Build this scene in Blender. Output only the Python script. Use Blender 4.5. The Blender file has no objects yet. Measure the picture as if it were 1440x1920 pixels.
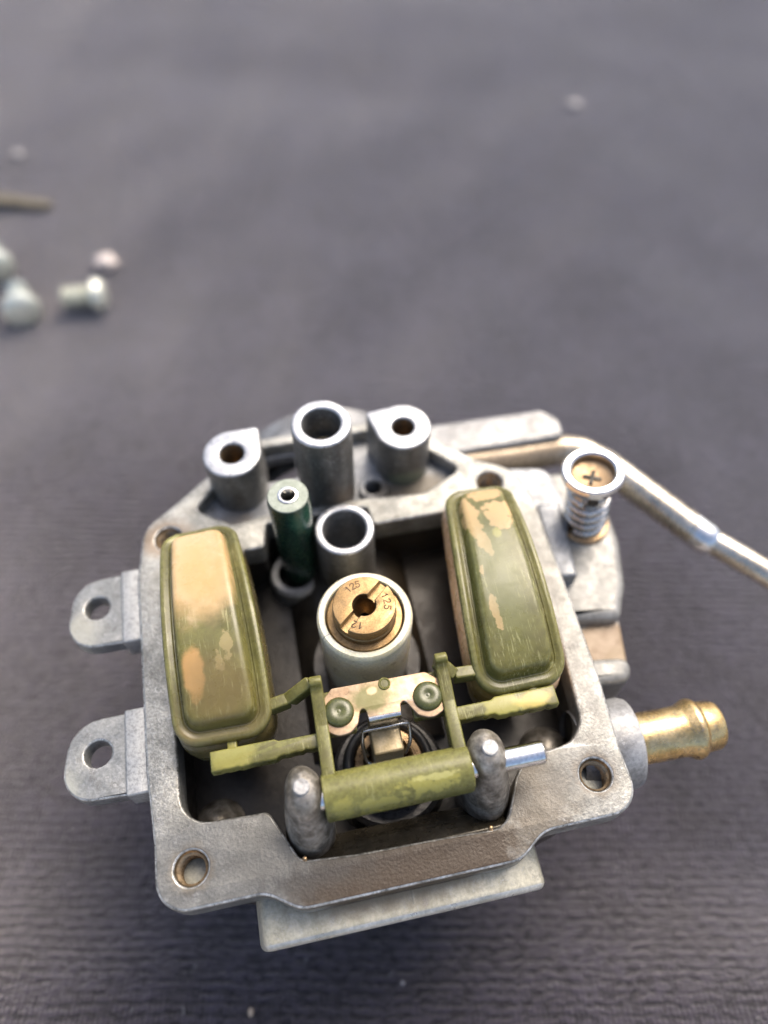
import bpy, bmesh, math, random
from mathutils import Vector, Matrix, noise as mnoise
random.seed(7)
R = math.radians
sc = bpy.context.scene
C = sc.collection
MM = 0.001
GZ = 50.0                       # height of the gasket face above the towel, mm
ROT = R(11.5)                   # how the carburettor is turned on the towel
ORG = Vector((1.904, 19.060, 0.0))

# ------------------------------------------------------------------ camera
cam = bpy.data.cameras.new('camera')
cam.sensor_fit = 'VERTICAL'
cam.sensor_height = 36.0
cam.lens = 36.0 * 1450 / 1920
cam.clip_start = 0.004
cam.clip_end = 50
cam.dof.use_dof = True
cam.dof.focus_distance = 0.0965
cam.dof.aperture_fstop = cam.lens / 3.15
cam.dof.aperture_blades = 0
cam_o = bpy.data.objects.new('camera', cam)
C.objects.link(cam_o)
cam_o.location = (0, 0, (100 + GZ) * MM)
cam_o.rotation_euler = (R(90 - 57.5), 0, 0)
sc.camera = cam_o

# ------------------------------------------------------------------ sky and sun
SUN_EL, SUN_AZ = R(56), R(30)             # azimuth from +Y towards +X
w = bpy.data.worlds.new('World')
sc.world = w
w.use_nodes = True
wn = w.node_tree
wn.nodes.clear()
sky = wn.nodes.new('ShaderNodeTexSky')
sky.sky_type = 'NISHITA'
sky.sun_disc = False
sky.sun_elevation = SUN_EL
sky.sun_rotation = SUN_AZ
sky.air_density = 0.9
sky.dust_density = 5.0
sky.ozone_density = 1.0
bg = wn.nodes.new('ShaderNodeBackground')
bg.inputs[1].default_value = 0.15
wo = wn.nodes.new('ShaderNodeOutputWorld')
wn.links.new(sky.outputs[0], bg.inputs[0])
wn.links.new(bg.outputs[0], wo.inputs[0])
sl = bpy.data.lights.new('sun', 'SUN')
sl.energy = 1.4
sl.angle = R(40)
sl.color = (1.0, 0.90, 0.76)
so = bpy.data.objects.new('sun', sl)
C.objects.link(so)
sd = Vector((math.sin(SUN_AZ) * math.cos(SUN_EL), math.cos(SUN_AZ) * math.cos(SUN_EL), math.sin(SUN_EL)))
so.rotation_euler = sd.to_track_quat('Z', 'Y').to_euler()
so.location = sd * 2
vs = sc.view_settings
vs.view_transform = 'Standard'
vs.look = 'None'
vs.gamma = 1
vs.exposure = 0.85
sc.render.engine = 'CYCLES'
sc.cycles.use_denoising = True
sc.cycles.max_bounces = 8
sc.cycles.sample_clamp_indirect = 3.0
sc.cycles.sample_clamp_direct = 12.0
sc.cycles.caustics_reflective = False
sc.cycles.caustics_refractive = False

# ------------------------------------------------------------------ materials
def lin(h):
    h = h.lstrip('#')
    out = []
    for i in (0, 2, 4):
        c = int(h[i:i + 2], 16) / 255
        out.append(c / 12.92 if c <= 0.04045 else ((c + 0.055) / 1.055) ** 2.4)
    return tuple(out) + (1,)

def mat(name, c1, c2=None, metal=0.0, rough=0.5, scale=0.5, bump=0.0, bscale=4.0, stain_shade=(), rvar=0.12,
        wear=None, coat=0.0, sss=0.0, sss_r=1.0, trans=0.0, lines=(), bdist=0.1, stretch=(1, 1, 1), spec=0.5, speck=0.14, pits=0.0, nicks=0.0, scratch=0.0):
    """Procedural material in the object's own millimetres.
    stains: (centre, radii, colour, softness, ragged amplitude, ragged scale, strength)."""
    m = bpy.data.materials.new(name)
    m.use_nodes = True
    nt = m.node_tree
    nd, lk = nt.nodes, nt.links
    b = nd['Principled BSDF']
    tc = nd.new('ShaderNodeTexCoord')
    mp = nd.new('ShaderNodeMapping')
    mp.inputs['Scale'].default_value = (1000, 1000, 1000)
    lk.new(tc.outputs['Object'], mp.inputs['Vector'])
    P = mp.outputs[0]

    def nz(s, det=6, rg=0.6, vec=None):
        n = nd.new('ShaderNodeTexNoise')
        n.inputs['Scale'].default_value = s
        n.inputs['Detail'].default_value = det
        n.inputs['Roughness'].default_value = rg
        lk.new(vec or P, n.inputs['Vector'])
        return n.outputs['Fac']

    def ramp(src, a, bb, lo=0.0, hi=1.0):
        r = nd.new('ShaderNodeMapRange')
        r.interpolation_type = 'SMOOTHSTEP'
        r.inputs[1].default_value = a
        r.inputs[2].default_value = bb
        r.inputs[3].default_value = lo
        r.inputs[4].default_value = hi
        lk.new(src, r.inputs[0])
        return r.outputs[0]

    def mix(f, a, bb):
        x = nd.new('ShaderNodeMix')
        x.data_type = 'RGBA'
        if isinstance(f, float):
            x.inputs[0].default_value = f
        else:
            lk.new(f, x.inputs[0])
        for k, v in ((6, a), (7, bb)):
            if isinstance(v, tuple):
                x.inputs[k].default_value = v
            else:
                lk.new(v, x.inputs[k])
        return x.outputs[2]

    def math_(op, a, bb):
        x = nd.new('ShaderNodeMath')
        x.operation = op
        for k, v in ((0, a), (1, bb)):
            if isinstance(v, (int, float)):
                x.inputs[k].default_value = v
            else:
                lk.new(v, x.inputs[k])
        return x.outputs[0]

    Ps = P
    if stretch != (1, 1, 1):
        m2 = nd.new('ShaderNodeMapping')
        m2.inputs['Scale'].default_value = stretch
        lk.new(P, m2.inputs['Vector'])
        Ps = m2.outputs[0]
    n1 = nz(scale, 8, 0.65, Ps)
    col = mix(ramp(n1, 0.32, 0.68), c1, c2 or tuple(min(1, v * 1.25) for v in c1[:3]) + (1,))
    n_f = nz(bscale, 5, 0.6)
    sp_ = nd.new('ShaderNodeMix'); sp_.data_type = 'RGBA'; sp_.blend_type = 'MULTIPLY'; sp_.inputs[0].default_value = 1.0
    spc = nd.new('ShaderNodeCombineColor')
    sv = ramp(n_f, 0.3, 0.7, 1.0 - speck, 1.0 + speck)
    for k_ in range(3): lk.new(sv, spc.inputs[k_])
    lk.new(col, sp_.inputs[6]); lk.new(spc.outputs[0], sp_.inputs[7])
    col = sp_.outputs[2]
    if pits:
        pm = math_('MULTIPLY', ramp(nz(0.55, 6, .75), 0.51, 0.60), ramp(nz(0.13, 3, .6), 0.40, 0.60, 0.15, 1.0))
        pm = math_('MULTIPLY', pm, pits)
        col = mix(pm, col, (0.055, 0.044, 0.032, 1))
    if scratch:
        for (rz_, sx_) in ((0.15, 5.0), (-0.5, 6.0)):
            ms = nd.new('ShaderNodeMapping')
            ms.inputs['Rotation'].default_value = (0, 0, rz_)
            ms.inputs['Scale'].default_value = (sx_, 0.35, 1.0)
            lk.new(P, ms.inputs['Vector'])
            sm_ = ramp(nz(0.9, 3, .6, ms.outputs[0]), 0.60, 0.66, 0.0, scratch)
            sm_ = math_('MULTIPLY', sm_, ramp(nz(0.2, 2, .5), 0.42, 0.58))
            col = mix(sm_, col, (0.42, 0.40, 0.20, 1))
        col = mix(math_('MULTIPLY', ramp(nz(0.45, 6, .75), 0.50, 0.62), 0.45), col, (0.070, 0.060, 0.016, 1))
    if nicks:
        nm = math_('MULTIPLY', ramp(nz(1.1, 6, .8), 0.55, 0.63), nicks)
        col = mix(nm, col, (0.62, 0.62, 0.60, 1))
    dirt_shade = None
    for st in stain_shade:
        cen, rad, sc_, soft, amp, nsc, strength = st
        sub = nd.new('ShaderNodeVectorMath')
        sub.operation = 'SUBTRACT'
        lk.new(P, sub.inputs[0])
        sub.inputs[1].default_value = cen
        dv = nd.new('ShaderNodeVectorMath')
        dv.operation = 'DIVIDE'
        lk.new(sub.outputs[0], dv.inputs[0])
        dv.inputs[1].default_value = rad
        ln = nd.new('ShaderNodeVectorMath')
        ln.operation = 'LENGTH'
        lk.new(dv.outputs[0], ln.inputs[0])
        rag = math_('MULTIPLY', math_('SUBTRACT', nz(nsc, 5, 0.6), 0.5), amp)
        d = math_('ADD', ln.outputs['Value'], rag)
        k = ramp(d, 1 - soft, 1 + soft, strength, 0.0)
        col = mix(k, col, sc_)
        if metal > 0:
            dirt_shade = k if dirt_shade is None else math_('MAXIMUM', dirt_shade, k)
    for (p0, nrm, half, lc) in lines:
        sub = nd.new('ShaderNodeVectorMath')
        sub.operation = 'SUBTRACT'
        lk.new(P, sub.inputs[0])
        sub.inputs[1].default_value = p0
        dt = nd.new('ShaderNodeVectorMath')
        dt.operation = 'DOT_PRODUCT'
        lk.new(sub.outputs[0], dt.inputs[0])
        dt.inputs[1].default_value = nrm
        ab = math_('ABSOLUTE', dt.outputs['Value'], 0)
        col = mix(ramp(ab, half * 0.5, half, 0.8, 0.0), col, lc)
    if wear:
        geo = nd.new('ShaderNodeNewGeometry')
        pw = ramp(geo.outputs['Pointiness'], 0.52, 0.60, 0.0, wear[1])
        pw = math_('MULTIPLY', pw, ramp(n_f, 0.35, 0.6, 0.4, 1.0))
        col = mix(pw, col, wear[0])
    lk.new(col, b.inputs['Base Color'])
    rr = ramp(nz(scale * 2.3, 5, 0.6), 0.25, 0.75, max(0.03, rough - rvar), min(1, rough + rvar))
    if dirt_shade is not None:
        mt = math_('MULTIPLY', math_('SUBTRACT', 1.0, math_('MULTIPLY', dirt_shade, 0.85)), metal)
        lk.new(mt, b.inputs['Metallic'])
    else:
        b.inputs['Metallic'].default_value = metal
    lk.new(rr, b.inputs['Roughness'])
    b.inputs['Specular IOR Level'].default_value = spec
    if bump:
        bp = nd.new('ShaderNodeBump')
        bp.inputs['Strength'].default_value = bump
        bp.inputs['Distance'].default_value = bdist * MM
        lk.new(math_('ADD', n_f, math_('MULTIPLY', n1, 0.8)), bp.inputs['Height'])
        lk.new(bp.outputs[0], b.inputs['Normal'])
    if coat:
        b.inputs['Coat Weight'].default_value = coat
        b.inputs['Coat Roughness'].default_value = 0.12
    if sss:
        b.inputs['Subsurface Weight'].default_value = sss
        b.inputs['Subsurface Scale'].default_value = sss_r * MM
        b.inputs['Subsurface Radius'].default_value = (1.0, 0.9, 0.35)
    if trans:
        b.inputs['Transmission Weight'].default_value = trans
    return m

G1, G2 = (0.20, 0.20, 0.18, 1), (0.39, 0.385, 0.35, 1)
BROWN = (0.036, 0.026, 0.014, 1)
TAN = (0.50, 0.34, 0.16, 1)
OL1, OL2 = (0.098, 0.092, 0.022, 1), (0.160, 0.148, 0.042, 1)
PALE = (0.34, 0.31, 0.075, 1)
LIGHT = (0.55, 0.55, 0.53, 1)
M = {}
M['flange'] = mat('flange_metal', G1, G2, 0.5, 0.42, 0.22, 0.75, 2.6, speck=0.26, pits=0.6, nicks=0.55, wear=(LIGHT, 0.7), stain_shade=[
    ((0, -5.2, 0), (15.5, 4.4, 6), (0.045, 0.026, 0.010, 1), 0.22, 0.9, 0.4, 0.97), ((-12, -1, 0), (9, 5, 6), (0.062, 0.057, 0.048, 1), 0.5, 1.2, 0.4, 0.7), ((-22, 0, 0), (10, 7, 6), (0.085, 0.085, 0.08, 1), 0.5, 1.2, 0.35, 0.7),  # brown is oil; grey front patches paint the dimmer light there into the metal
    ((17, 0, 0), (5, 6, 6), (0.10, 0.078, 0.05, 1), 0.4, 1.2, 0.5, 0.8), ((24, 1, 0), (5, 5, 6), (0.10, 0.097, 0.088, 1), 0.4, 1.2, 0.5, 0.6), ((-25.4, -0.4, 0), (2.6, 2.6, 4), (0.12, 0.088, 0.05, 1), 0.3, 0.9, 0.8, 0.55),
    ((25.4, 0.4, 0), (2.6, 2.6, 4), (0.12, 0.085, 0.05, 1), 0.3, 0.9, 0.8, 0.6), ((-26, 46, 0), (4, 3, 4), (0.2, 0.13, 0.07, 1), 0.4, 0.6, 0.8, 0.7),
    ((28, 20, 0), (2, 18, 3), (0.2, 0.19, 0.17, 1), 0.6, 1.6, 0.5, 0.5)])
M['cast'] = mat('cast_metal', (0.20, 0.20, 0.197, 1), (0.33, 0.33, 0.325, 1), 0.4, 0.46, 0.25, 0.4, 2.0, pits=0.4, nicks=0.35, wear=(LIGHT, 0.6))
M['lit_top'] = mat('lit_top_metal', (0.36, 0.37, 0.38, 1), (0.50, 0.51, 0.52, 1), 0.7, 0.34, 0.4, 0.2, 2.5)  # post tops: light from above put into a paler colour than the sides
M['edge'] = mat('worn_glint_edge_metal', (0.24, 0.235, 0.21, 1), (0.70, 0.69, 0.65, 1), 0.7, 0.34, 0.9, 0.5, 2.5, speck=0.3)  # worn bevels, brightened so the edge glint sits in the colour
M['lip'] = mat('mouth_lip_metal', (0.40, 0.39, 0.34, 1), (0.60, 0.59, 0.54, 1), 0.55, 0.36, 0.3, 0.3, 2.0)
M['post'] = mat('post_metal', (0.12, 0.115, 0.10, 1), (0.21, 0.205, 0.19, 1), 0.5, 0.45, 0.3, 0.35, 2.0, pits=0.4, nicks=0.35, wear=(LIGHT, 0.6), stretch=(1, 1, .3), stain_shade=[  # post sides: blocked front light put into a darker base colour
    ((12, 51, -2), (3, 3, 2.5), (0.30, 0.36, 0.22, 1), 0.4, 0.8, 0.5, 0.5), ((2, 47, -1), (2, 3, 4), (0.18, 0.12, 0.07, 1), 0.4, 0.8, 0.5, 0.6)])
M['deck'] = mat('deck_metal', (0.20, 0.207, 0.215, 1), (0.32, 0.33, 0.34, 1), 0.4, 0.44, 0.3, 0.35, 2.0, pits=0.4, nicks=0.35, stain_shade=[
    ((12, 49, -3), (7, 3, 3), (0.10, 0.08, 0.05, 1), 0.35, 0.8, 0.35, 0.9), ((-16, 48, -3), (3, 3, 3), (0.25, 0.2, 0.14, 1), 0.4, 0.8, 0.5, 0.6)])  # first patch paints the recess shadow beside the right post
M['bowl'] = mat('bowl_metal', (0.015, 0.0128, 0.0105, 1), (0.032, 0.027, 0.021, 1), 0.2, 0.38, 0.2, 0.5, 1.6, stain_shade=[
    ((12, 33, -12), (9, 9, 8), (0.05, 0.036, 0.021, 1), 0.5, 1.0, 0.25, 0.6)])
M['lug'] = mat('lug_metal', (0.20, 0.207, 0.20, 1), (0.29, 0.295, 0.285, 1), 0.5, 0.45, 0.3, 0.35, 2.4, pits=0.4, nicks=0.35, wear=(LIGHT, 0.6), stain_shade=[
    ((-39.5, 33.5, -3), (3, 3, 4), (0.38, 0.37, 0.30, 1), 0.5, 1.0, 0.7, 0.7), ((-41, 12, -3), (2.4, 3, 4), (0.38, 0.38, 0.32, 1), 0.5, 1.2, 0.7, 0.7)])
M['mouth'] = mat('mouth_metal', (0.40, 0.375, 0.28, 1), (0.54, 0.51, 0.40, 1), 0.2, 0.42, 0.35, 0.35, 2.4, pits=0.4, nicks=0.35, stretch=(1.5, .4, 1), wear=(LIGHT, 0.5), stain_shade=[
    ((-2, -6, -6), (13, 3.0, 12), (0.20, 0.15, 0.085, 1), 0.4, 0.9, 0.45, 0.8)])
M['side'] = mat('side_casting_metal', (0.235, 0.232, 0.212, 1), (0.33, 0.325, 0.30, 1), 0.25, 0.46, 0.25, 0.3, 1.6, pits=0.4, nicks=0.35, stain_shade=[
    ((35, 19.6, -7.6), (6, 3.3, 1.2), (0.24, 0.16, 0.085, 1), 0.2, 0.4, 0.4, 0.9), ((38, 17.3, -6), (3.5, 1.6, 4), (0.26, 0.19, 0.11, 1), 0.3, 0.4, 0.5, 0.8)])
M['slope'] = mat('stained_slope', (0.030, 0.025, 0.017, 1), (0.065, 0.055, 0.038, 1), 0.35, 0.3, 0.25, 0.5, 1.6, speck=0.25)
M['seatmetal'] = mat('seat_boss_metal', (0.05, 0.048, 0.045, 1), (0.10, 0.095, 0.09, 1), 0.6, 0.3, 0.4, 0.3, 2.0)
M['finger'] = mat('finger_metal', (0.14, 0.122, 0.095, 1), (0.42, 0.385, 0.33, 1), 0.6, 0.44, 0.55, 0.5, 1.7, speck=0.25)
M['chrome'] = mat('chrome', (0.72, 0.71, 0.68, 1), (0.82, 0.81, 0.79, 1), 1.0, 0.15, 0.4, 0.1, 2.0, rvar=0.06)
M['tube'] = mat('tube_metal', (0.56, 0.49, 0.38, 1), (0.68, 0.62, 0.52, 1), 1.0, 0.28, 0.3, 0.15, 2.0, stretch=(.3, .3, 1), pits=0.4, stain_shade=[((30, 57, -9), (13.5, 6, 6), (0.20, 0.145, 0.085, 1), 0.25, 0.6, 0.3, 0.85)])
M['steel'] = mat('steel', (0.55, 0.54, 0.51, 1), (0.70, 0.69, 0.66, 1), 1.0, 0.26, 0.4, 0.2, 3.0)
M['screwhead'] = mat('tan_screw_recess', (0.26, 0.175, 0.095, 1), (0.34, 0.24, 0.14, 1), 0.6, 0.40, 0.6, 0.2, 3.0)
M['brass'] = mat('brass', (0.62, 0.42, 0.17, 1), (0.74, 0.55, 0.28, 1), 0.95, 0.28, 0.35, 0.25, 2.5, pits=0.35, nicks=0.2)
M['jetbrass'] = mat('jet_brass', (0.22, 0.138, 0.060, 1), (0.30, 0.198, 0.095, 1), 0.85, 0.40, 0.5, 0.22, 5.0, pits=0.35, speck=0.2, wear=((0.50, 0.36, 0.18, 1), 0.6))
M['seatbrass'] = mat('seat_brass', (0.30, 0.20, 0.11, 1), (0.40, 0.28, 0.16, 1), 0.9, 0.3, 0.5, 0.2, 3.0)
M['needle'] = mat('needle_tan_metal', (0.34, 0.265, 0.14, 1), (0.48, 0.39, 0.24, 1), 0.3, 0.4, 0.8, 0.2, 3.0)
M['ink'] = mat('stamped_groove', (0.05, 0.026, 0.01, 1), (0.08, 0.042, 0.016, 1), 0.0, 0.6, 2.0)
M['white'] = mat('off_white_plastic', (0.74, 0.67, 0.46, 1), (0.82, 0.77, 0.60, 1), 0.0, 0.36, 0.35, 0.1, 3.0, coat=0.25, sss=0.3, sss_r=1.0, stain_shade=[
    ((1.5, 19.0, 7.5), (3.2, 1.6, 1.6), (0.40, 0.36, 0.22, 1), 0.5, 1.0, 0.8, 0.6)],
    lines=[((0.4, 24.28, 8), (-0.36, 0.93, 0.0), 0.06, (0.16, 0.15, 0.13, 1))])
olive_stains = [((3.6, 1.7, 7.0), (3.4, .9, 3.0), PALE, 0.12, 3.0, 0.9, 0.75), ((4.8, 2.3, 7.6), (2.6, 0.35, 3.0), (0.46, 0.43, 0.17, 1), 0.15, 2.2, 1.2, 0.8), ((-2.5, 0.9, 6.0), (3.5, 0.5, 3.0), PALE, 0.15, 2.8, 1.0, 0.7), ((0, -.1, 4.5), (9, 0.5, 3.0), PALE, 0.2, 2.4, 0.8, 0.5), ((-6.4, 1.4, 6.0), (1.2, 1.4, 3.0), PALE, 0.2, 2.4, 0.8, 0.6),
                ((-18.5, 9.8, 6), (2.6, 2, 3), PALE, 0.3, 1.2, 0.7, 0.6), ((15, 9.2, 6), (2.4, 2, 3), PALE, 0.25, 1.8, 0.6, 0.8), ((19, 9.5, 6), (2.2, 1.0, 3), (0.55, 0.42, 0.10, 1), 0.4, 1.5, 0.6, 0.8)]
M['frame'] = mat('olive_plastic_frame', OL1, OL2, 0.0, 0.33, 0.25, 0.15, 2.5, coat=0.08, spec=0.35, sss=0.3, sss_r=1.0, scratch=0.5, stain_shade=olive_stains, wear=((0.28, 0.28, 0.09, 1), 0.45))
M['rivet'] = mat('olive_rivet', (0.050, 0.055, 0.013, 1), (0.085, 0.09, 0.022, 1), 0.0, 0.30, 0.7, 0.15, 3.0, coat=0.2, sss=0.2)
M['float_l'] = mat('olive_float_tan', OL1, OL2, 0.0, 0.30, 0.12, 0.10, 1.8, coat=0.10, spec=0.4, sss=0.3, sss_r=1.0, scratch=0.55, wear=((0.28, 0.27, 0.10, 1), 0.35), stain_shade=[
    ((-20.0, 36.2, 10), (5.4, 10.0, 4.6), TAN, 0.30, 0.9, 0.25, 0.95), ((-20.8, 36.5, 10), (3.4, 7.5, 4), (0.58, 0.43, 0.25, 1), 0.35, 2.4, 0.45, 0.6), ((-20.0, 33.5, 11), (2.6, 5, 3), (0.50, 0.31, 0.11, 1), 0.6, 1.0, 0.3, 0.6),
    ((-21.6, 20.0, 10), (1.2, 3.2, 2.5), (0.48, 0.28, 0.10, 1), 0.25, 1.3, 0.5, 0.9), ((-17.3, 22.6, 10), (0.7, 1.8, 2.5), (0.34, 0.275, 0.12, 1), 0.15, 3.0, 0.9, 0.75),
    ((-18.4, 20.6, 10), (0.5, 1.2, 2.5), (0.34, 0.275, 0.12, 1), 0.15, 3.0, 1.1, 0.75), ((-24.0, 42.0, 6), (1.3, 1.0, 3), (0.28, 0.28, 0.08, 1), 0.2, 0.4, 0.8, 0.9),
    ((-19, 17, 10), (4, 5, 4), (0.16, 0.11, 0.04, 1), 0.6, 0.8, 0.3, 0.6), ((-24.2, 13.2, 6), (1.5, 1.2, 3), (0.28, 0.20, 0.07, 1), 0.4, 0.8, 0.8, 0.7)])
M['float_r'] = mat('olive_float_flaked', OL1, OL2, 0.0, 0.30, 0.12, 0.10, 1.8, coat=0.10, spec=0.4, sss=0.3, sss_r=1.0, scratch=0.55, wear=((0.40, 0.40, 0.20, 1), 0.6), stain_shade=[
    ((20.6, 38.9, 9), (2.7, 1.5, 3), TAN, 0.10, 2.2, 0.6, 0.95), ((17.3, 34.2, 9), (1.15, 4.6, 3), TAN, 0.12, 2.0, 0.6, 0.95), ((18.1, 30.0, 10), (0.65, 2.2, 3), TAN, 0.12, 2.0, 0.8, 0.9),
    ((21.4, 34.6, 9), (2.0, 2.9, 3), TAN, 0.10, 2.2, 0.6, 0.95), ((20.0, 31.4, 10), (0.6, 0.8, 3), PALE, 0.3, 1.5, 0.9, 0.9), ((16.4, 26.0, 10), (0.35, 0.9, 3), TAN, 0.15, 2.4, 1.0, 0.9),
    ((16.7, 20.2, 10), (0.5, 2.2, 3), TAN, 0.12, 2.2, 0.9, 0.9), ((18.5, 25, 11), (3, 9, 4), (0.10, 0.115, 0.03, 1), 0.7, 0.5, 0.2, 0.6)])
M['float_rim'] = mat('olive_float_rim', OL1, OL2, 0.0, 0.30, 0.15, 0.12, 1.8, coat=0.12, spec=0.4, sss=0.35, sss_r=1.5, scratch=0.4, wear=((0.36, 0.35, 0.16, 1), 0.6), stain_shade=[
    ((-24.2, 42.0, 6), (1.3, 1.1, 3), (0.30, 0.29, 0.10, 1), 0.2, 0.4, 0.8, 0.8), ((-24.2, 13.0, 6), (1.6, 1.3, 3), (0.30, 0.22, 0.09, 1), 0.4, 0.8, 0.8, 0.7), ((-19, 13, 7), (7, 5, 4), (0.15, 0.115, 0.045, 1), 0.7, 0.6, 0.3, 0.6)])
M['float_low_dark'] = mat('float_lower_shell_brown', (0.10, 0.082, 0.030, 1), (0.16, 0.125, 0.05, 1), 0.0, 0.3, 0.2, 0.1, 2.0, coat=0.2, sss=0.3, sss_r=1.2)
M['float_low'] = mat('float_lower_shell', (0.62, 0.38, 0.20, 1), (0.70, 0.46, 0.26, 1), 0.0, 0.3, 0.2, 0.1, 2.0, coat=0.3, sss=0.4, sss_r=1.5, stain_shade=[
    ((14, 12, 0), (6, 5, 9), (0.16, 0.13, 0.035, 1), 0.5, 0.4, 0.3, 0.9), ((-14, 14, 0), (6, 9, 9), (0.16, 0.12, 0.035, 1), 0.5, 0.4, 0.3, 0.9)])
M['plate'] = mat('coppery_plate', (0.36, 0.235, 0.135, 1), (0.44, 0.32, 0.205, 1), 0.45, 0.38, 0.4, 0.15, 2.5, wear=((0.6, 0.55, 0.46, 1), 0.5), stain_shade=[
    ((-0.9, 13.4, 7), (2.3, 1.8, 2), (0.14, 0.14, 0.03, 1), 0.4, 1.2, 0.7, 0.85), ((-0.6, 14.2, 7), (0.7, 0.5, 2), (0.62, 0.45, 0.25, 1), 0.3, 1.2, 1.2, 0.9)])
M['rubber'] = mat('black_rubber', (0.012, 0.012, 0.013, 1), (0.022, 0.022, 0.022, 1), 0.0, 0.4, 0.6, 0.1, 3.0)
M['green'] = mat('dark_green_tube', (0.010, 0.030, 0.022, 1), (0.022, 0.055, 0.036, 1), 0.0, 0.28, 0.5, 0.15, 2.0, coat=0.3, stretch=(1, 1, .2), stain_shade=[
    ((-5.5, 40, 9), (1.8, 2.5, 2.6), (0.05, 0.15, 0.09, 1), 0.5, 0.8, 0.8, 0.7)])
M['greentop'] = mat('greenish_tube_face', (0.22, 0.25, 0.20, 1), (0.30, 0.33, 0.28, 1), 0.3, 0.45, 0.9, 0.2, 4.0)
M['dark'] = mat('hole_dark', (0.03, 0.027, 0.022, 1), (0.05, 0.045, 0.035, 1), 0.4, 0.5, 0.5)
M['thread'] = mat('rusty_thread', (0.20, 0.14, 0.08, 1), (0.34, 0.25, 0.15, 1), 0.7, 0.34, 0.7, 0.2, 3.0)
M['holefloor'] = mat('hole_floor', (0.36, 0.35, 0.29, 1), (0.48, 0.47, 0.40, 1), 0.2, 0.5, 0.6, 0.2, 3.0)
M['zinc'] = mat('zinc_screw', (0.62, 0.63, 0.52, 1), (0.78, 0.79, 0.70, 1), 0.5, 0.35, 0.4, 0.2, 2.0)
M['tanbit'] = mat('tan_strip', (0.10, 0.086, 0.060, 1), (0.18, 0.155, 0.11, 1), 0.0, 0.8, 0.3, 0.2, 2.0)
M['crumb'] = mat('crumb', (0.62, 0.53, 0.47, 1), (0.72, 0.64, 0.58, 1), 0.0, 0.6, 0.5)
M['lint_tan'] = mat('lint_tan', (0.42, 0.33, 0.24, 1), (0.5, 0.4, 0.3, 1), 0.0, 0.8, 0.6)
M['lint'] = mat('lint', (0.26, 0.245, 0.24, 1), (0.36, 0.34, 0.33, 1), 0.0, 0.8, 0.6)

# ------------------------------------------------------------------ geometry helpers (millimetres)
def finish(name, me, mats, parent=None, ang=35, smooth=True):
    for m in (mats if isinstance(mats, (list, tuple)) else [mats]):
        me.materials.append(m)
    if smooth:
        me.polygons.foreach_set('use_smooth', [True] * len(me.polygons))
        me.set_sharp_from_angle(angle=R(ang))
    me.update()
    o = bpy.data.objects.new(name, me)
    C.objects.link(o)
    if parent is not None:
        o.parent = parent
        if parent.type == 'EMPTY' and parent.name.startswith('carburettor'):
            o.location = (0, 0, GZ * MM)
    return o

def from_bm(name, bm, mats, parent=None, ang=35, smooth=True):
    bmesh.ops.remove_doubles(bm, verts=bm.verts[:], dist=1e-4)
    bmesh.ops.recalc_face_normals(bm, faces=bm.faces[:])
    bmesh.ops.scale(bm, vec=(MM,) * 3, verts=bm.verts[:])
    me = bpy.data.meshes.new(name)
    bm.to_mesh(me)
    bm.free()
    return finish(name, me, mats, parent, ang, smooth)

def rp(pts, n=6):
    """Polygon with rounded corners: pts are (x, y) or (x, y, radius)."""
    out = []
    N = len(pts)
    for i in range(N):
        p = Vector(pts[i][:2])
        r = pts[i][2] if len(pts[i]) > 2 else 0
        a, b = Vector(pts[i - 1][:2]), Vector(pts[(i + 1) % N][:2])
        if r <= 0:
            out.append(p)
            continue
        u, v = (a - p).normalized(), (b - p).normalized()
        h = math.acos(max(-1, min(1, u.dot(v)))) / 2
        if h > R(88):
            out.append(p)
            continue
        t = min(r / math.tan(h), (a - p).length * .49, (b - p).length * .49)
        rr = t * math.tan(h)
        c = p + (u + v).normalized() * (rr / math.sin(h))
        s, e = p + u * t - c, p + v * t - c
        a0 = math.atan2(s.y, s.x)
        da = math.atan2(e.y, e.x) - a0
        while da > math.pi: da -= 2 * math.pi
        while da < -math.pi: da += 2 * math.pi
        for k in range(n + 1):
            q = a0 + da * k / n
            out.append(c + Vector((math.cos(q), math.sin(q))) * rr)
    return [(p.x, p.y) for p in out]

def circ(x, y, r, n=32):
    return [(x + r * math.cos(2 * math.pi * k / n), y + r * math.sin(2 * math.pi * k / n)) for k in range(n)]

def prism_mesh(outlines, z0, z1, bev=0.2, res=2):
    cu = bpy.data.curves.new('tmp', 'CURVE')
    cu.dimensions = '2D'
    cu.fill_mode = 'BOTH'
    bev = min(bev, (z1 - z0) * .45)
    cu.extrude = (z1 - z0) / 2 - bev
    cu.bevel_depth = bev
    cu.bevel_resolution = res
    cu.offset = -bev
    for ol in outlines:
        s = cu.splines.new('POLY')
        s.points.add(len(ol) - 1)
        for p, q in zip(s.points, ol):
            p.co = (q[0], q[1], 0, 1)
        s.use_cyclic_u = True
    ob = bpy.data.objects.new('tmp', cu)
    me = ob.to_mesh().copy()
    ob.to_mesh_clear()
    bpy.data.objects.remove(ob)
    bpy.data.curves.remove(cu)
    me.materials.clear()
    bm = bmesh.new()
    bm.from_mesh(me)
    bpy.data.meshes.remove(me)
    bmesh.ops.translate(bm, vec=(0, 0, (z0 + z1) / 2), verts=bm.verts[:])
    bmesh.ops.remove_doubles(bm, verts=bm.verts[:], dist=1e-4)
    return bm

def prism(name, outlines, z0, z1, m, parent, bev=0.2, res=2, ang=35, mtx=None):
    bm = prism_mesh(outlines, z0, z1, bev, res)
    if mtx:
        bmesh.ops.transform(bm, matrix=mtx, verts=bm.verts[:])
    return from_bm(name, bm, m, parent, ang)

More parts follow.
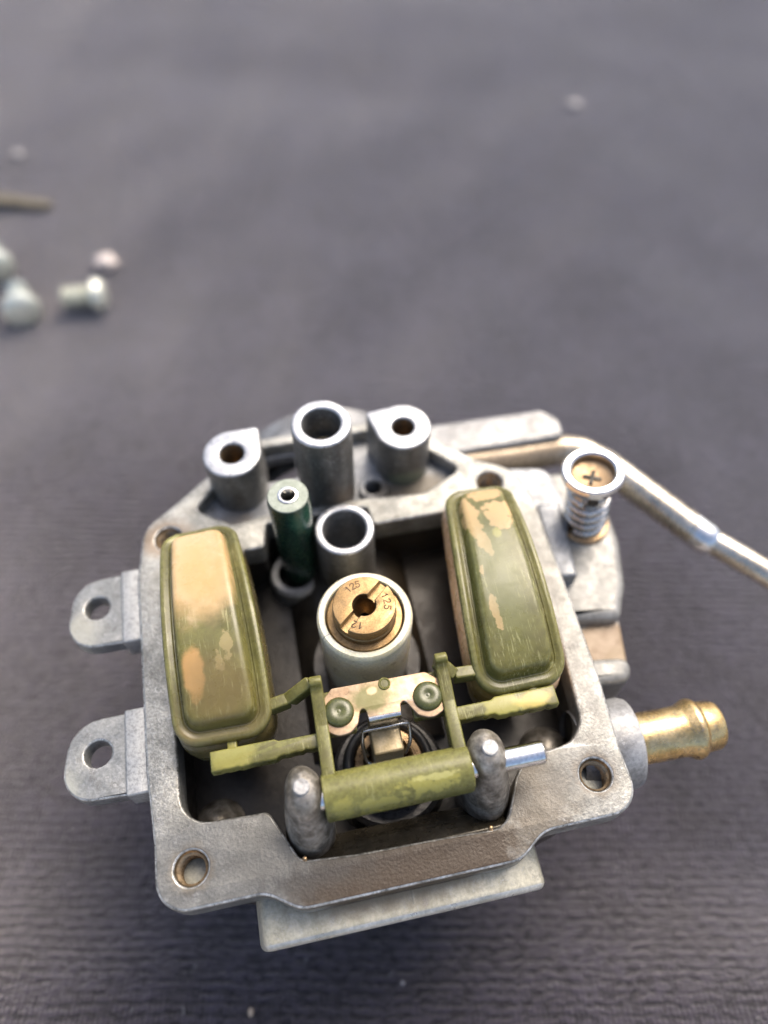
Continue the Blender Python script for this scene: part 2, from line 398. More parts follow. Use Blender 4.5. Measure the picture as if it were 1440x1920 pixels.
def add_lathe(bm, prof, n=48, mtx=None, cap0=False, cap1=False, mi=0):
    rings = []
    for (r, z) in prof:
        if r < 1e-6:
            v = bm.verts.new((0, 0, z))
            rings.append([v])
        else:
            rings.append([bm.verts.new((r * math.cos(2 * math.pi * k / n), r * math.sin(2 * math.pi * k / n), z)) for k in range(n)])
    fs = []
    for a, b in zip(rings, rings[1:]):
        for k in range(n):
            k2 = (k + 1) % n
            if len(a) == 1:
                fs.append(bm.faces.new((a[0], b[k2], b[k])))
            elif len(b) == 1:
                fs.append(bm.faces.new((a[k], a[k2], b[0])))
            else:
                fs.append(bm.faces.new((a[k], a[k2], b[k2], b[k])))
    if cap0: fs.append(bm.faces.new(rings[0][::-1]))
    if cap1: fs.append(bm.faces.new(rings[-1]))
    for f in fs: f.material_index = mi
    if mtx:
        bmesh.ops.transform(bm, matrix=mtx, verts=[v for r in rings for v in r])

def lathe(name, prof, loc, m, parent, n=48, axis=None, ang=30):
    bm = bmesh.new()
    mt = Matrix.Translation(loc)
    if axis is not None:
        mt = mt @ Vector(axis).to_track_quat('Z', 'Y').to_matrix().to_4x4()
    add_lathe(bm, prof, n, mt)
    return from_bm(name, bm, m, parent, ang)

def smooth_path(pts, k=6):
    """Catmull-Rom through points (x, y, z, radius...)."""
    P = [Vector(p) if len(p) == 3 else p for p in pts]
    P = [tuple(p) for p in pts]
    out = []
    for i in range(len(P) - 1):
        p0, p1, p2, p3 = P[max(i - 1, 0)], P[i], P[i + 1], P[min(i + 2, len(P) - 1)]
        for j in range(k):
            t = j / k
            out.append(tuple(0.5 * ((2 * b) + (-a + c) * t + (2 * a - 5 * b + 4 * c - d) * t * t + (-a + 3 * b - 3 * c + d) * t ** 3)
                             for a, b, c, d in zip(p0, p1, p2, p3)))
    out.append(P[-1])
    return out

def add_sweep(bm, pts, n=16, up=Vector((1, 0, 0)), round_ends=True, squash=1.0):
    """Tube through pts (x, y, z, r) with round ends; squash scales the radius along 'up'."""
    V = [Vector(p[:3]) for p in pts]
    rad = [p[3] for p in pts]
    if round_ends:
        d0, d1 = (V[0] - V[1]).normalized(), (V[-1] - V[-2]).normalized()
        pre, post = [], []
        for a in (75, 50, 25):
            pre.append((V[0] + d0 * rad[0] * math.sin(R(a)), rad[0] * math.cos(R(a))))
            post.insert(0, (V[-1] + d1 * rad[-1] * math.sin(R(a)), rad[-1] * math.cos(R(a))))
        V = [p[0] for p in pre] + V + [p[0] for p in post]
        rad = [p[1] for p in pre] + rad + [p[1] for p in post]
    rings = []
    for i, (p, r) in enumerate(zip(V, rad)):
        t = (V[min(i + 1, len(V) - 1)] - V[max(i - 1, 0)]).normalized()
        u = (up - t * up.dot(t))
        if u.length < 1e-3: u = Vector((0, 1, 0)) - t * t.y
        u.normalize()
        v = t.cross(u)
        rings.append([bm.verts.new(p + u * (r * squash * math.cos(2 * math.pi * k / n)) + v * (r * math.sin(2 * math.pi * k / n))) for k in range(n)])
    for a, b in zip(rings, rings[1:]):
        for k in range(n):
            bm.faces.new((a[k], a[(k + 1) % n], b[(k + 1) % n], b[k]))
    bm.faces.new(rings[0][::-1])
    bm.faces.new(rings[-1])

def sweep(name, pts, m, parent, n=16, up=Vector((1, 0, 0)), round_ends=True, squash=1.0, ang=50):
    bm = bmesh.new()
    add_sweep(bm, pts, n, up, round_ends, squash)
    return from_bm(name, bm, m, parent, ang)

def bar(name, a, b, wy, wz, m, parent, bev=0.2, wy2=None):
    """Rounded bar from a to b, wy wide across and wz thick."""
    a, b = Vector(a), Vector(b)
    d = b - a
    L = d.length
    w2 = wy2 or wy
    ol = rp([(0, -wy / 2, .3), (L, -w2 / 2, .3), (L, w2 / 2, .3), (0, wy / 2, .3)], 4)
    bm = prism_mesh([ol], -wz / 2, wz / 2, bev)
    x = d.normalized()
    y = Vector((0, 0, 1)).cross(x).normalized()
    z = x.cross(y)
    mt = Matrix.Translation(a) @ Matrix((x, y, z)).transposed().to_4x4()
    bmesh.ops.transform(bm, matrix=mt, verts=bm.verts[:])
    return from_bm(name, bm, m, parent)

def jitter(o, amp, s):
    """Uneven casting: push vertices by smooth noise (mm)."""
    for v in o.data.vertices:
        p = v.co * 1000 * s
        v.co += Vector((mnoise.noise(p), mnoise.noise(p + Vector((9, 2, 5))), mnoise.noise(p + Vector((3, 7, 1))))) * amp * MM
    o.data.update()

def worn_glint(o, lo=.2, hi=.94):
    o.data.materials.append(M['edge'])
    k = len(o.data.materials) - 1
    for p in o.data.polygons:
        if lo < p.normal.z < hi: p.material_index = k

# ------------------------------------------------------------------ the towel and the ground under it
def towel_z(x, y):
    z = 0.0
    z += 3.5 * (mnoise.noise(Vector((x * .012 + 3, y * .014, 1))) ) * min(1, max(0, (abs(y - 25) - 20) / 60))
    z += 1.6 * mnoise.noise(Vector((x * .035, y * .03, 5))) * min(1, max(0, (abs(y - 25) - 20) / 60))
    k = max(0.0, min(1.0, (26 - y) / 34))
    k = k * k * (3 - 2 * k)
    s = 0.35 + 0.65 * min(1, abs(x + 5) / 70) ** 1.3
    z += 12.0 * k * s
    return z

xs = [-600, -450, -330, -250] + [-200 + i * 2.5 for i in range(161)] + [250, 330, 450, 600]
ys = [-300, -200, -140] + [-110 + i * 2.5 for i in range(217)] + [500, 620, 760]
bm = bmesh.new()
grid = [[bm.verts.new((x, y, towel_z(x, y) if (-260 < x < 260 and -150 < y < 480) else 0)) for x in xs] for y in ys]
for j in range(len(ys) - 1):
    for i in range(len(xs) - 1):
        bm.faces.new((grid[j][i], grid[j][i + 1], grid[j + 1][i + 1], grid[j + 1][i]))
low = {}
edge = [grid[0][i] for i in range(len(xs))] + [grid[j][-1] for j in range(1, len(ys))] + [grid[-1][i] for i in range(len(xs) - 2, -1, -1)] + [grid[j][0] for j in range(len(ys) - 2, 0, -1)]
lowv = [bm.verts.new((v.co.x, v.co.y, -13.5)) for v in edge]
for k in range(len(edge)):
    k2 = (k + 1) % len(edge)
    bm.faces.new((edge[k], lowv[k], lowv[k2], edge[k2]))

def towel_material():
    m = bpy.data.materials.new('towel_fabric')
    m.use_nodes = True
    nt = m.node_tree
    nd, lk = nt.nodes, nt.links
    b = nd['Principled BSDF']
    tc = nd.new('ShaderNodeTexCoord')
    mp = nd.new('ShaderNodeMapping')
    mp.inputs['Scale'].default_value = (1000, 1000, 1000)
    lk.new(tc.outputs['Object'], mp.inputs[0])
    P = mp.outputs[0]
    def nz(s, det=4, rg=.6, vec=None):
        n = nd.new('ShaderNodeTexNoise')
        n.inputs['Scale'].default_value = s
        n.inputs['Detail'].default_value = det
        n.inputs['Roughness'].default_value = rg
        lk.new(vec or P, n.inputs['Vector'])
        return n
    def mth(op, a, bb=0.0):
        x = nd.new('ShaderNodeMath')
        x.operation = op
        for k, v in ((0, a), (1, bb)):
            if isinstance(v, (int, float)): x.inputs[k].default_value = v
            else: lk.new(v, x.inputs[k])
        return x.outputs[0]
    def rg(src, a, bb, lo, hi):
        r = nd.new('ShaderNodeMapRange')
        r.interpolation_type = 'SMOOTHSTEP'
        for k, v in zip((1, 2, 3, 4), (a, bb, lo, hi)): r.inputs[k].default_value = v
        lk.new(src, r.inputs[0])
        return r.outputs[0]
    # threads wander a little
    wob = nz(0.06, 3)
    wv = nd.new('ShaderNodeVectorMath'); wv.operation = 'SCALE'
    lk.new(wob.outputs['Color'], wv.inputs[0]); wv.inputs['Scale'].default_value = 1.6
    wob2 = nz(0.5, 3)
    wv2 = nd.new('ShaderNodeVectorMath'); wv2.operation = 'SCALE'
    lk.new(wob2.outputs['Color'], wv2.inputs[0]); wv2.inputs['Scale'].default_value = 0.7
    ad = nd.new('ShaderNodeVectorMath'); ad.operation = 'ADD'
    lk.new(P, ad.inputs[0]); lk.new(wv.outputs[0], ad.inputs[1])
    ad2 = nd.new('ShaderNodeVectorMath'); ad2.operation = 'ADD'
    lk.new(ad.outputs[0], ad2.inputs[0]); lk.new(wv2.outputs[0], ad2.inputs[1])
    sp = nd.new('ShaderNodeSeparateXYZ')
    lk.new(ad2.outputs[0], sp.inputs[0])
    rib = mth('SINE', mth('MULTIPLY', sp.outputs['Y'], 2 * math.pi / 1.55))
    sti = mth('SINE', mth('MULTIPLY', sp.outputs['X'], 2 * math.pi / 0.80))
    m3 = nd.new('ShaderNodeMapping'); m3.inputs['Scale'].default_value = (0.22, 1.2, 1)
    lk.new(P, m3.inputs[0])
    brk = rg(nz(1.0, 4, .6, m3.outputs[0]).outputs['Fac'], .3, .7, 0.25, 1.0)
    m4 = nd.new('ShaderNodeMapping'); m4.inputs['Scale'].default_value = (0.55, 1.5, 1)
    lk.new(ad.outputs[0], m4.inputs[0])
    dash = rg(nz(1.0, 3, .6, m4.outputs[0]).outputs['Fac'], .35, .65, -0.5, 0.5)
    h = mth('ADD', mth('MULTIPLY', mth('MULTIPLY', rib, brk), 0.36), mth('MULTIPLY', mth('MULTIPLY', sti, mth('ADD', mth('MULTIPLY', rib, 0.4), 0.6)), 0.34))
    h = mth('ADD', h, mth('MULTIPLY', dash, 0.75))
    h = mth('ADD', h, mth('MULTIPLY', nz(1.9, 5, .75).outputs['Fac'], 1.25))
    cr = rg(h, 0.15, 1.15, 0.0, 1.0)
    cl = nz(0.05, 9, .72).outputs['Fac']
    mx = nd.new('ShaderNodeMix'); mx.data_type = 'RGBA'
    lk.new(cr, mx.inputs[0])
    mx.inputs[6].default_value = (0.0120, 0.0105, 0.0145, 1)
    mx.inputs[7].default_value = (0.060, 0.053, 0.069, 1)
    mx2 = nd.new('ShaderNodeMix'); mx2.data_type = 'RGBA'; mx2.blend_type = 'MULTIPLY'
    mx2.inputs[0].default_value = 1.0
    lk.new(mx.outputs[2], mx2.inputs[6])
    cm = nd.new('ShaderNodeMix'); cm.data_type = 'RGBA'
    lk.new(rg(cl, .3, .7, 0, 1), cm.inputs[0])
    cm.inputs[6].default_value = (0.70, 0.67, 0.66, 1)
    cm.inputs[7].default_value = (1.30, 1.30, 1.36, 1)
    lk.new(cm.outputs[2], mx2.inputs[7])
    lk.new(mx2.outputs[2], b.inputs['Base Color'])
    b.inputs['Roughness'].default_value = 0.95
    b.inputs['Sheen Weight'].default_value = 1.0
    b.inputs['Sheen Tint'].default_value = (1.0, 0.94, 0.90, 1)
    b.inputs['Sheen Roughness'].default_value = 0.38
    b.inputs['Specular IOR Level'].default_value = 0.2
    bp = nd.new('ShaderNodeBump')
    bp.inputs['Strength'].default_value = 0.9
    bp.inputs['Distance'].default_value = 0.45 * MM
    lk.new(h, bp.inputs['Height'])
    lk.new(bp.outputs[0], b.inputs['Normal'])
    return m

towel = from_bm('towel', bm, towel_material(), None, 60)
towel['label'] = 'dark grey ribbed towel spread flat under the upturned carburettor'
towel['category'] = 'towel'

gm = mat('ground_concrete', (0.22, 0.21, 0.19, 1), (0.30, 0.29, 0.27, 1), 0, 0.9, 0.02, 0.4, 0.3)
bm = bmesh.new()
vs_ = [bm.verts.new(p) for p in ((-6000, -6000, -14), (6000, -6000, -14), (6000, 6000, -14), (-6000, 6000, -14))]
bm.faces.new(vs_)
g = from_bm('ground', bm, gm, None, smooth=False)
g['kind'] = 'structure'

# ------------------------------------------------------------------ carburettor
root = bpy.data.objects.new('carburettor', None)
C.objects.link(root)
root.empty_display_size = 0.02
root.location = (ORG.x * MM, ORG.y * MM, 0)
root.rotation_euler = (0, 0, ROT)
root['label'] = 'upturned grey cast metal carburettor with its float bowl open and two olive floats'
root['category'] = 'carburettor'

# gasket flange
outer = rp([(-29.7, -4.9, 6), (-17, -4.9, 4), (-13.2, -7.4, 4), (13.4, -7.4, 4), (17, -4.8, 4), (29.8, -4.7, 6), (29.6, 3, 8), (30.3, 12, 20), (30.4, 40, 8), (28.6, 48.2, 5), (23.5, 51.0, 5),
            (16.0, 58.5, 1.5), (12, 62.0, 3), (-13, 62.0, 3), (-17.5, 57.5, 1.5), (-23.5, 52.6, 5), (-29.2, 48.4, 5), (-30.4, 40, 8), (-30.2, 12, 20), (-29.6, 3, 8)], 8)
bowl_in = [(-26.1, 4.6, 3.6), (-15.6, 4.2, 1.2), (-12.5, -2.1, 1.6), (-6, -2.7, 8), (5, -3.0, 8), (12.6, -3.4, 3.0), (15.4, 2.0, 3), (17.5, 4.4, 2), (25.6, 4.9, 4.2), (26.9, 20, 20), (26.9, 42.3, 3),
           (4.9, 42.3, .6), (4.6, 45.6, .6), (-11.0, 45.6, .6), (-11.6, 41.6, .8), (-26.3, 41.6, 3)]
deck_in = [(-21.4, 50.4, 1), (-16, 46.6, 2), (-11, 47.3, 1), (5, 47.3, 1), (14, 46.4, 2), (20.6, 49.8, 1), (14.4, 56.6, .6), (10.5, 60.2, 1), (-11.5, 60.2, 1), (-15.8, 56.2, .6)]
holes = [(-25.37, -0.37), (25.37, 0.37), (-25.6, 45.9), (24.4, 46.3)]
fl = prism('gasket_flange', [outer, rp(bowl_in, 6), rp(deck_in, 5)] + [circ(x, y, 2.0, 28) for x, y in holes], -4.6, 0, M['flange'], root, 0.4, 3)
worn_glint(fl)
for (x, y) in holes:
    prof = [(2.02, -0.45), (1.98, -0.3), (1.85, -0.6)]
    z = -0.6
    while z > -3.6:
        prof += [(1.86, z - .08), (1.60, z - .3)]
        z -= .5
    prof += [(1.7, -4.2)]
    t = lathe('threaded_hole', prof, (x, y, 0), M['thread'], root, 32, ang=20)
    bm = bmesh.new()
    add_lathe(bm, [(1.72, -4.1), (1.3, -4.0), (0, -4.05)], 32, Matrix.Translation((x, y, 0)))
    from_bm('hole_floor', bm, M['holefloor'], t)

def inset(pts, d):
    cx, cy = sum(p[0] for p in pts) / len(pts), sum(p[1] for p in pts) / len(pts)
    return [(p[0] + (d if p[0] < cx else -d), p[1] + (d if p[1] < cy else -d)) + tuple(p[2:]) for p in pts]
bo = rp([(-27.9, -2.0, 4), (-14, -5.6, 4), (14, -5.6, 4), (27.9, -2.0, 4), (28.2, 47, 5), (-28.2, 47, 5)], 6)
b_in = rp(inset(bowl_in, -0.2), 6)
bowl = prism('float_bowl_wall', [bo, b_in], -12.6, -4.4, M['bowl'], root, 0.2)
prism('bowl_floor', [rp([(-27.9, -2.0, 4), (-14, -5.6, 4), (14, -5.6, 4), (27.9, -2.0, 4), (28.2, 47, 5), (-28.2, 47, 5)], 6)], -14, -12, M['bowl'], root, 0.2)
# wet hump of the air bore running under the floor, and corner fillets
bm = bmesh.new()
prof = []
for k in range(13):
    a = math.pi * k / 12
    prof.append((10.5 * math.cos(a), -15 + 8 * math.sin(a)))
r0 = [bm.verts.new((x, 12, z)) for x, z in prof]
r1 = [bm.verts.new((x, 45.4, z)) for x, z in prof]
for a in range(12): bm.faces.new((r0[a], r0[a + 1], r1[a + 1], r1[a]))
bm.faces.new(r0)
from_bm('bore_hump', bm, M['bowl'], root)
for (x, y, rr) in ((-23.4, 6.4, 2.0), (22.9, 6.8, 2.4)):
    lathe('corner_fillet', [(rr + 1.6, -12.2), (rr + .9, -10.6), (rr * .9, -9.2), (rr * .45, -8.5), (0, -8.3)], (x, y, 0), M['finger'], root, 24, ang=60)
# deck behind the bowl, with posts
dk = prism('rear_deck', [rp([(-22, 46.1, 1), (21.5, 46.1, 1), (21, 50, 1), (14.8, 57, 1), (11, 60.8, 1), (-12, 60.8, 1), (-16.2, 56.8, 1), (-22, 51, 1)], 3),
                         rp([(-10.4, 55.0, .3), (-4.9, 55.0, .3), (-4.9, 59.6, .3), (-10.4, 59.6, .3)], 2), circ(6.5, 50.2, 1.25, 24)], -4.5, -2.6, M['deck'], root, 0.2)
lathe('passage_hole', [(2.5, -2.7), (2.45, -1.95), (2.1, -1.7), (1.45, -1.7), (1.25, -2.0), (1.2, -8), (0, -8)], (6.5, 50.2, 0), M['deck'], root, 32)

def post(name, cx, cy, r, z0, z1, hole, corner=None, depth=7, m='post', hole_m='dark', cham=0.0):
    hole_m = 'thread' if corner else 'post'
    if corner:
        pts = []
        a = math.atan2(corner[1], corner[0])
        n = 40
        for k in range(n + 1):
            q = a + R(42) + (2 * math.pi - R(84)) * k / n
            pts.append((cx + r * math.cos(q), cy + r * math.sin(q)))
        pts.append((cx + corner[0] + .35 * math.sin(a), cy + corner[1] - .35 * math.cos(a)))
        pts.append((cx + corner[0] - .35 * math.sin(a), cy + corner[1] + .35 * math.cos(a)))
        pts = pts[:-2] + [pts[-2], pts[-1]]
        ol = pts
    else:
        ol = circ(cx, cy, r, 48)
    o = prism(name, [ol, circ(cx, cy, hole, 32)], z0, z1, [M[m], M['lit_top']], root, 0.35, 3)
    for p in o.data.polygons:
        if p.center.z > (z1 - .3) * MM: p.material_index = 1
    lathe('bore', [(hole + .02, z1 - .42), (hole + cham + .0, z1 - .5), (hole - .12, z1 - .9), (hole - .12, z1 - depth), (0, z1 - depth)], (cx, cy, 0), M[hole_m], o, 32)
    return o
post('corner_post', -14.15, 54.6, 4.35, -4.4, 7, 1.85, (4.2, 4.1), 5.5)
post('corner_post', 12.1, 54.5, 4.3, -4.4, 7, 1.75, (-4.9, 3.6), 5.5)
tp = post('tall_post', -0.6, 51.1, 4.3, -4.4, 15, 2.75, None, 6.5)
lathe('bore_plug', [(0, 10.2), (.5, 10.15), (.7, 9.9), (1.5, 9.7), (1.75, 9.4), (1.75, 8.4)], (-0.5, 51.3, 0), M['needle'], tp, 24)
# short tube in front of the tall post, joined to the rear wall
post('transfer_tube', 0.25, 39.4, 4.3, -12, 5, 3.15, None, 10)
bar('tube_web', (0.2, 42.5, -3.2), (0.2, 46.5, -3.2), 5.5, 7, M['post'], root, 0.3)
# green tube
gt = lathe('green_tube', [(2.75, -12), (2.85, -4), (3.0, 10.6), (2.85, 11.85)], (-6.85, 41.9, 0), M['green'], root, 40)
lathe('tube_face', [(2.86, 11.8), (2.75, 12.0), (1.45, 12.02), (1.42, 11.96)], (-6.85, 41.9, 0), M['greentop'], gt, 40)
lathe('metal_bush', [(1.4, 11.9), (1.4, 12.12), (1.28, 12.18), (1.05, 12.17), (0.97, 12.0), (0.95, 6), (0, 6)], (-6.85, 41.9, 0), M['chrome'], gt, 32)
lathe('tube_seat', [(4.3, -12.2), (4.2, -8.6), (3.8, -8.1), (2.9, -8.1)], (-7.7, 40.9, 0), M['cast'], root, 32)

# rear spigot and its ear, vent pipe
lathe('rear_spigot', [(16.2, 0), (17.2, .4), (17.6, 1), (17.6, 3.6), (17.2, 4.4), (15.5, 4.6), (15.5, 9), (15.2, 9.4), (12.5, 9.4), (12.5, 0)], (0, 61.6, -20.6), M['cast'], root, 72, (0, 1, 0))
prism('flange_ear', [rp([(8, 57.3, 1), (41.6, 57.0, 1.5), (42, 60.8, 2.2), (39.5, 63.6, 1.5), (8, 64.2, 1)], 5)], -12, -6, M['cast'], root, 0.7, 3)
vp = smooth_path([(20, 57.0, -9.5, 2.7), (32, 56.6, -9.7, 2.7), (43.0, 56.6, -10, 2.7), (48.0, 52.8, -10.2, 2.7), (52.6, 46.6, -10.8, 2.68), (59.4, 37.4, -12, 2.65)], 8)
vt = sweep('vent_pipe', vp, M['tube'], root, 20, Vector((0, 0, 1)))
bm = bmesh.new()
add_sweep(bm, [(58.8, 38.4, -12, 2.75), (60.6, 35.9, -12.2, 2.75)], 20, Vector((0, 0, 1)))
from_bm('pipe_ferrule', bm, M['chrome'], vt)
bm = bmesh.new()
add_sweep(bm, [(60.2, 36.4, -12.1, 2.15), (68.6, 27.4, -13, 2.15), (93, 3, -17, 2.15)], 20, Vector((0, 0, 1)))
from_bm('pipe_end', bm, M['tube'], vt)

# right-hand side casting under the idle screw
sd_ = prism('side_casting', [rp([(29.0, 23.5, .5), (38.6, 22.2, 1.5), (41.3, 27.5, 4), (43.2, 35, 4), (43.6, 43.5, 4), (39, 49.5, 3), (29.5, 50.5, 3)], 6)], -16, -5.2, M['side'], root, 1.5, 5)
prism('side_recess', [rp([(29.0, 17.0, .4), (37.8, 15.8, .8), (39.2, 23.4, .8), (29, 24.2, .4)], 4)], -17, -7.6, M['side'], root, 0.5, 3)
prism('side_foot', [rp([(28.5, 13.2, .8), (36.3, 12.6, 1.8), (37.9, 16.2, 1.8), (29, 17.4, .6)], 5)], -16, -5.0, M['side'], root, 1.3, 5)
prism('side_ledge', [rp([(27.5, 38.5, 1), (33.8, 34.6, 1), (36.5, 41.0, 2.5), (35.5, 49.5, 3), (24, 51.5, 2)], 5)], -8, -3.4, M['deck'], root, 0.5, 3)
bar('side_rib', (31.7, 29.0, -4.2), (33.0, 42.0, -4.2), 3.4, 4.0, M['deck'], root, 0.4)
# idle screw, leaning a little
sb, stp = Vector((38.5, 38.8, -5.0)), Vector((37.4, 40.1, 8.2))
ax = (stp - sb).normalized()
LS = (stp - sb).length
isc = lathe('idle_screw', [(1.9, 0), (1.9, LS - 4.8), (2.6, LS - 4.9), (2.95, LS - 4.7), (3.2, LS - 4.2), (3.35, LS - 3.2), (4.0, LS - 2.2), (4.5, LS - 1.5), (4.65, LS - .7), (4.45, LS - .15), (4.2, LS), (3.5, LS), (3.2, LS - .25), (3.05, LS - .7)], sb, M['chrome'], root, 56, ax)
lathe('screw_recess', [(3.1, LS - .5), (3.0, LS - 1.6), (2.0, LS - 1.9), (0, LS - 2.0)], sb, M['screwhead'], isc, 40, ax)
q = ax.to_track_quat('Z', 'Y').to_matrix().to_4x4()
bm = bmesh.new()
for rt in (20, 110):
    t_ = prism_mesh([rp([(-1.35, -.28, .1), (1.35, -.28, .1), (1.35, .28, .1), (-1.35, .28, .1)], 2)], LS - 2.1, LS - 1.72, 0.03, 1)
    bmesh.ops.transform(t_, matrix=Matrix.Translation(sb) @ q @ Matrix.Rotation(R(rt), 4, 'Z'), verts=t_.verts[:])
    tm = bpy.data.meshes.new('t'); t_.to_mesh(tm); t_.free(); bm.from_mesh(tm); bpy.data.meshes.remove(tm)
from_bm('cross_slot', bm, M['dark'], isc)
for a in (-55, 35, 125, 215):       # notches round the collar
    d = q.to_3x3() @ Vector((math.cos(R(a)), math.sin(R(a)), 0))
    p = sb + ax * (LS - 3.5) + d * 2.85
    lathe('collar_notch', [(0, .75), (.75, .75), (.85, .6), (.85, -.5)], p, M['dark'], isc, 20, d)
pts = []
for k in range(4 * 20 + 1):
    t = k / 20
    d = q.to_3x3() @ Vector((2.85 * math.cos(2 * math.pi * t), 2.85 * math.sin(2 * math.pi * t), 0))
    p = sb + ax * (0.9 + (LS - 6.2) / 4 * t) + d
    pts.append((p.x, p.y, p.z, 0.56))
sweep('spring', pts, M['steel'], isc, 10, ax)
lathe('spring_seat', [(3.9, -1.5), (3.85, .1), (3.5, .3), (1.0, .3)], sb, M['seatbrass'], root, 40, ax)

# mounting lugs on the left
for cy_, y0, y1, x0 in ((36.9, 31.4, 41.9, -41.2), (15.9, 10.3, 20.6, -41.6)):
    yc = (y0 + y1) / 2
    lg = prism('mounting_lug', [rp([(x0, y0, 4.2), (-32.4, y0 - .3, .2), (-32.4, y1 + .2, .2), (x0 + 1.5, y1, 4.6)], 8), circ(-36.6, yc + .6, 1.75, 32)], -4.4, -1.6, M['lug'], root, 0.35, 3)
    worn_glint(lg)
    prism('lug_root', [rp([(-33.0, y0 - .6, .3), (-29.2, y0 - .6, .3), (-29.2, y1 + .4, .3), (-33.0, y1 + .4, .3)], 3)], -5.5, -1.0, M['lug'], lg, 0.3, 2)
    lathe('lug_bore', [(1.76, -1.95), (1.7, -2.2), (1.7, -4.2)], (-36.6, yc + .6, 0), M['lug'], lg, 32)

# intake mouth below the flange, and the slide barrel the whole thing stands on
ol = rp([(-19.3, -8.5, 1.5), (-18.4, -5.6, 1.5), (-9, -4.75, 18), (6, -4.75, 18), (11.0, -5.3, .4), (16.7, -7.0, 1.2), (18.2, -14, 6), (18.6, -27, 14), (12, -42, 12), (0, -46.5, 14), (-12, -42, 12), (-19.3, -27, 14)], 6)
bm = prism_mesh([ol, circ(0, -26, 15.0, 64)], -10.5, -3.6, 1.0, 4)
# stands upright: outline in x-z, thickness along y, front face leaning back under the lip
for v in bm.verts:
    x, z, d = v.co.x, v.co.y, v.co.z
    v.co = Vector((x, d + (.09 * (-5 - z) if d < -7 else 0), z))
mo = from_bm('intake_mouth', bm, M['mouth'], root, 40)
mo.data.materials.append(M['lip'])
for p in mo.data.polygons:
    if p.normal.z > .25 and p.normal.y < -.25: p.material_index = 1
bar('parting_line', (0.0, -4.4, -4.94), (0.0, -9.0, -4.92), .35, .4, M['mouth'], mo, .1)
lathe('slide_barrel', [(17, -13.8), (18.5, -16), (18.5, -38), (20, -39), (20, -50), (0, -50)], (0, 30, 0), M['cast'], root, 64)

# fuel inlet
lathe('inlet_boss', [(5.2, -4), (5.9, 0), (6.1, 3.2), (5.8, 4.0), (5.2, 4.3), (0, 4.3)], (29.4, 5.0, -6.5), M['cast'], root, 48, (1, -.05, 0))
hb = lathe('hose_barb', [(3.45, -1), (3.45, 7.2), (3.6, 7.7), (4.05, 8.6), (4.15, 9.1), (3.95, 9.6), (3.5, 10.0), (3.45, 10.5), (3.35, 12.0), (3.0, 12.6), (2.2, 12.7), (1.9, 12.2), (1.8, 4), (0, 4)], (33.4, 4.9, -6.4), M['brass'], root, 56, (1, -.02, .02), 40)

# stained slope between the pin posts and the front rim
ol = rp([(-3.6, -2.2), (-2.9, -1.5, .8), (-.6, -3.6, 3), (1.2, -6.5, 3), (2.2, -12.3), (-3.6, -12.3)], 6)
bm = prism_mesh([ol], -12.6, 13.2, .3, 2)
bmesh.ops.transform(bm, matrix=Matrix(((0, 0, 1, 0), (1, 0, 0, 0), (0, 1, 0, 0), (0, 0, 0, 1))), verts=bm.verts[:])
from_bm('front_slope', bm, M['slope'], root, 40)
# pin posts (fingers) and the hinge pin
for sx, cx in ((-1, -10.75), (1, 11.45)):
    p = smooth_path([(cx + .5 * sx, 2.2, -12.2, 4.4), (cx + .35 * sx, 2.0, -7, 4.3), (cx + .1 * sx, 2.2, -2, 4.1), (cx, 2.9, 2, 3.75), (cx - .1 * sx, 3.6, 4.8, 3.4), (cx - .1 * sx, 3.9, 6.1, 3.2)], 6)
    fg = sweep('pin_post', p, M['finger'], root, 32, Vector((1, 0, 0)), True, .74, 80)
    jitter(fg, .14, .35)
    lathe('staked_dot', [(1.0, -.8), (.95, .05), (.85, .12), (0, .12)], (cx + .05, 4.0, 9.3), M['cast'], fg, 24, (0, .02, 1))
    lathe('brass_bead', [(0, -.3), (.22, -.2), (.32, 0), (.22, .2), (0, .3)], ((-12.0, -2.0, -.1) if sx < 0 else (10.7, -3.1, -.1)), M['seatbrass'], fg, 14)
lathe('hinge_pin', [(0, -11.9), (1.2, -11.9), (1.4, -11.7), (1.4, 18.0), (1.2, 18.25), (0, 18.25)], (0, 3.0, 6.1), M['chrome'], root, 32, (1, 0, 0))

# jet holder and main jet
JX, JY, JZ = 0.4, 24.2, 8.0
lathe('jet_holder', [(5.6, -12), (6.05, -6), (6.3, JZ - .9), (6.22, JZ - .35), (5.95, JZ), (5.32, JZ), (5.2, JZ - .15), (5.15, JZ - 4), (0, JZ - 4)], (JX, JY, 0), M['white'], root, 72)
lathe('holder_collar', [(8.6, -12.2), (8.4, -9), (7.8, -8.4), (6.0, -8.4)], (JX, JY, 0), M['bowl'], root, 48)
bm = bmesh.new()
RH, RB, SW, HT = 4.05, 1.5, 0.58, 10.8
mt = Matrix.Translation((JX, JY, 0))
add_lathe(bm, [(3.0, JZ - 3.5), (5.0, JZ - 3.5), (5.05, JZ - 1.0), (5.0, JZ - .62), (4.85, JZ - .5), (4.45, JZ - .46), (4.12, JZ - .42), (4.02, JZ - .25), (4.0, JZ + .2), (4.14, JZ + .32), (4.16, JZ + .75), (4.06, JZ + .85), (4.05, HT - 1.0), (4.0, HT - 1.0), (RB, HT - 1.0), (RB - .02, HT - 1.6), (RB - .1, HT - 2.2), (.75, HT - 3.6), (.66, HT - 3.7)], 72, mt)
add_lathe(bm, [(.66, HT - 3.7), (.62, HT - 3.9), (.6, HT - 8), (0, HT - 8)], 32, mt, mi=1)
sdir = R(52 - 11.5)
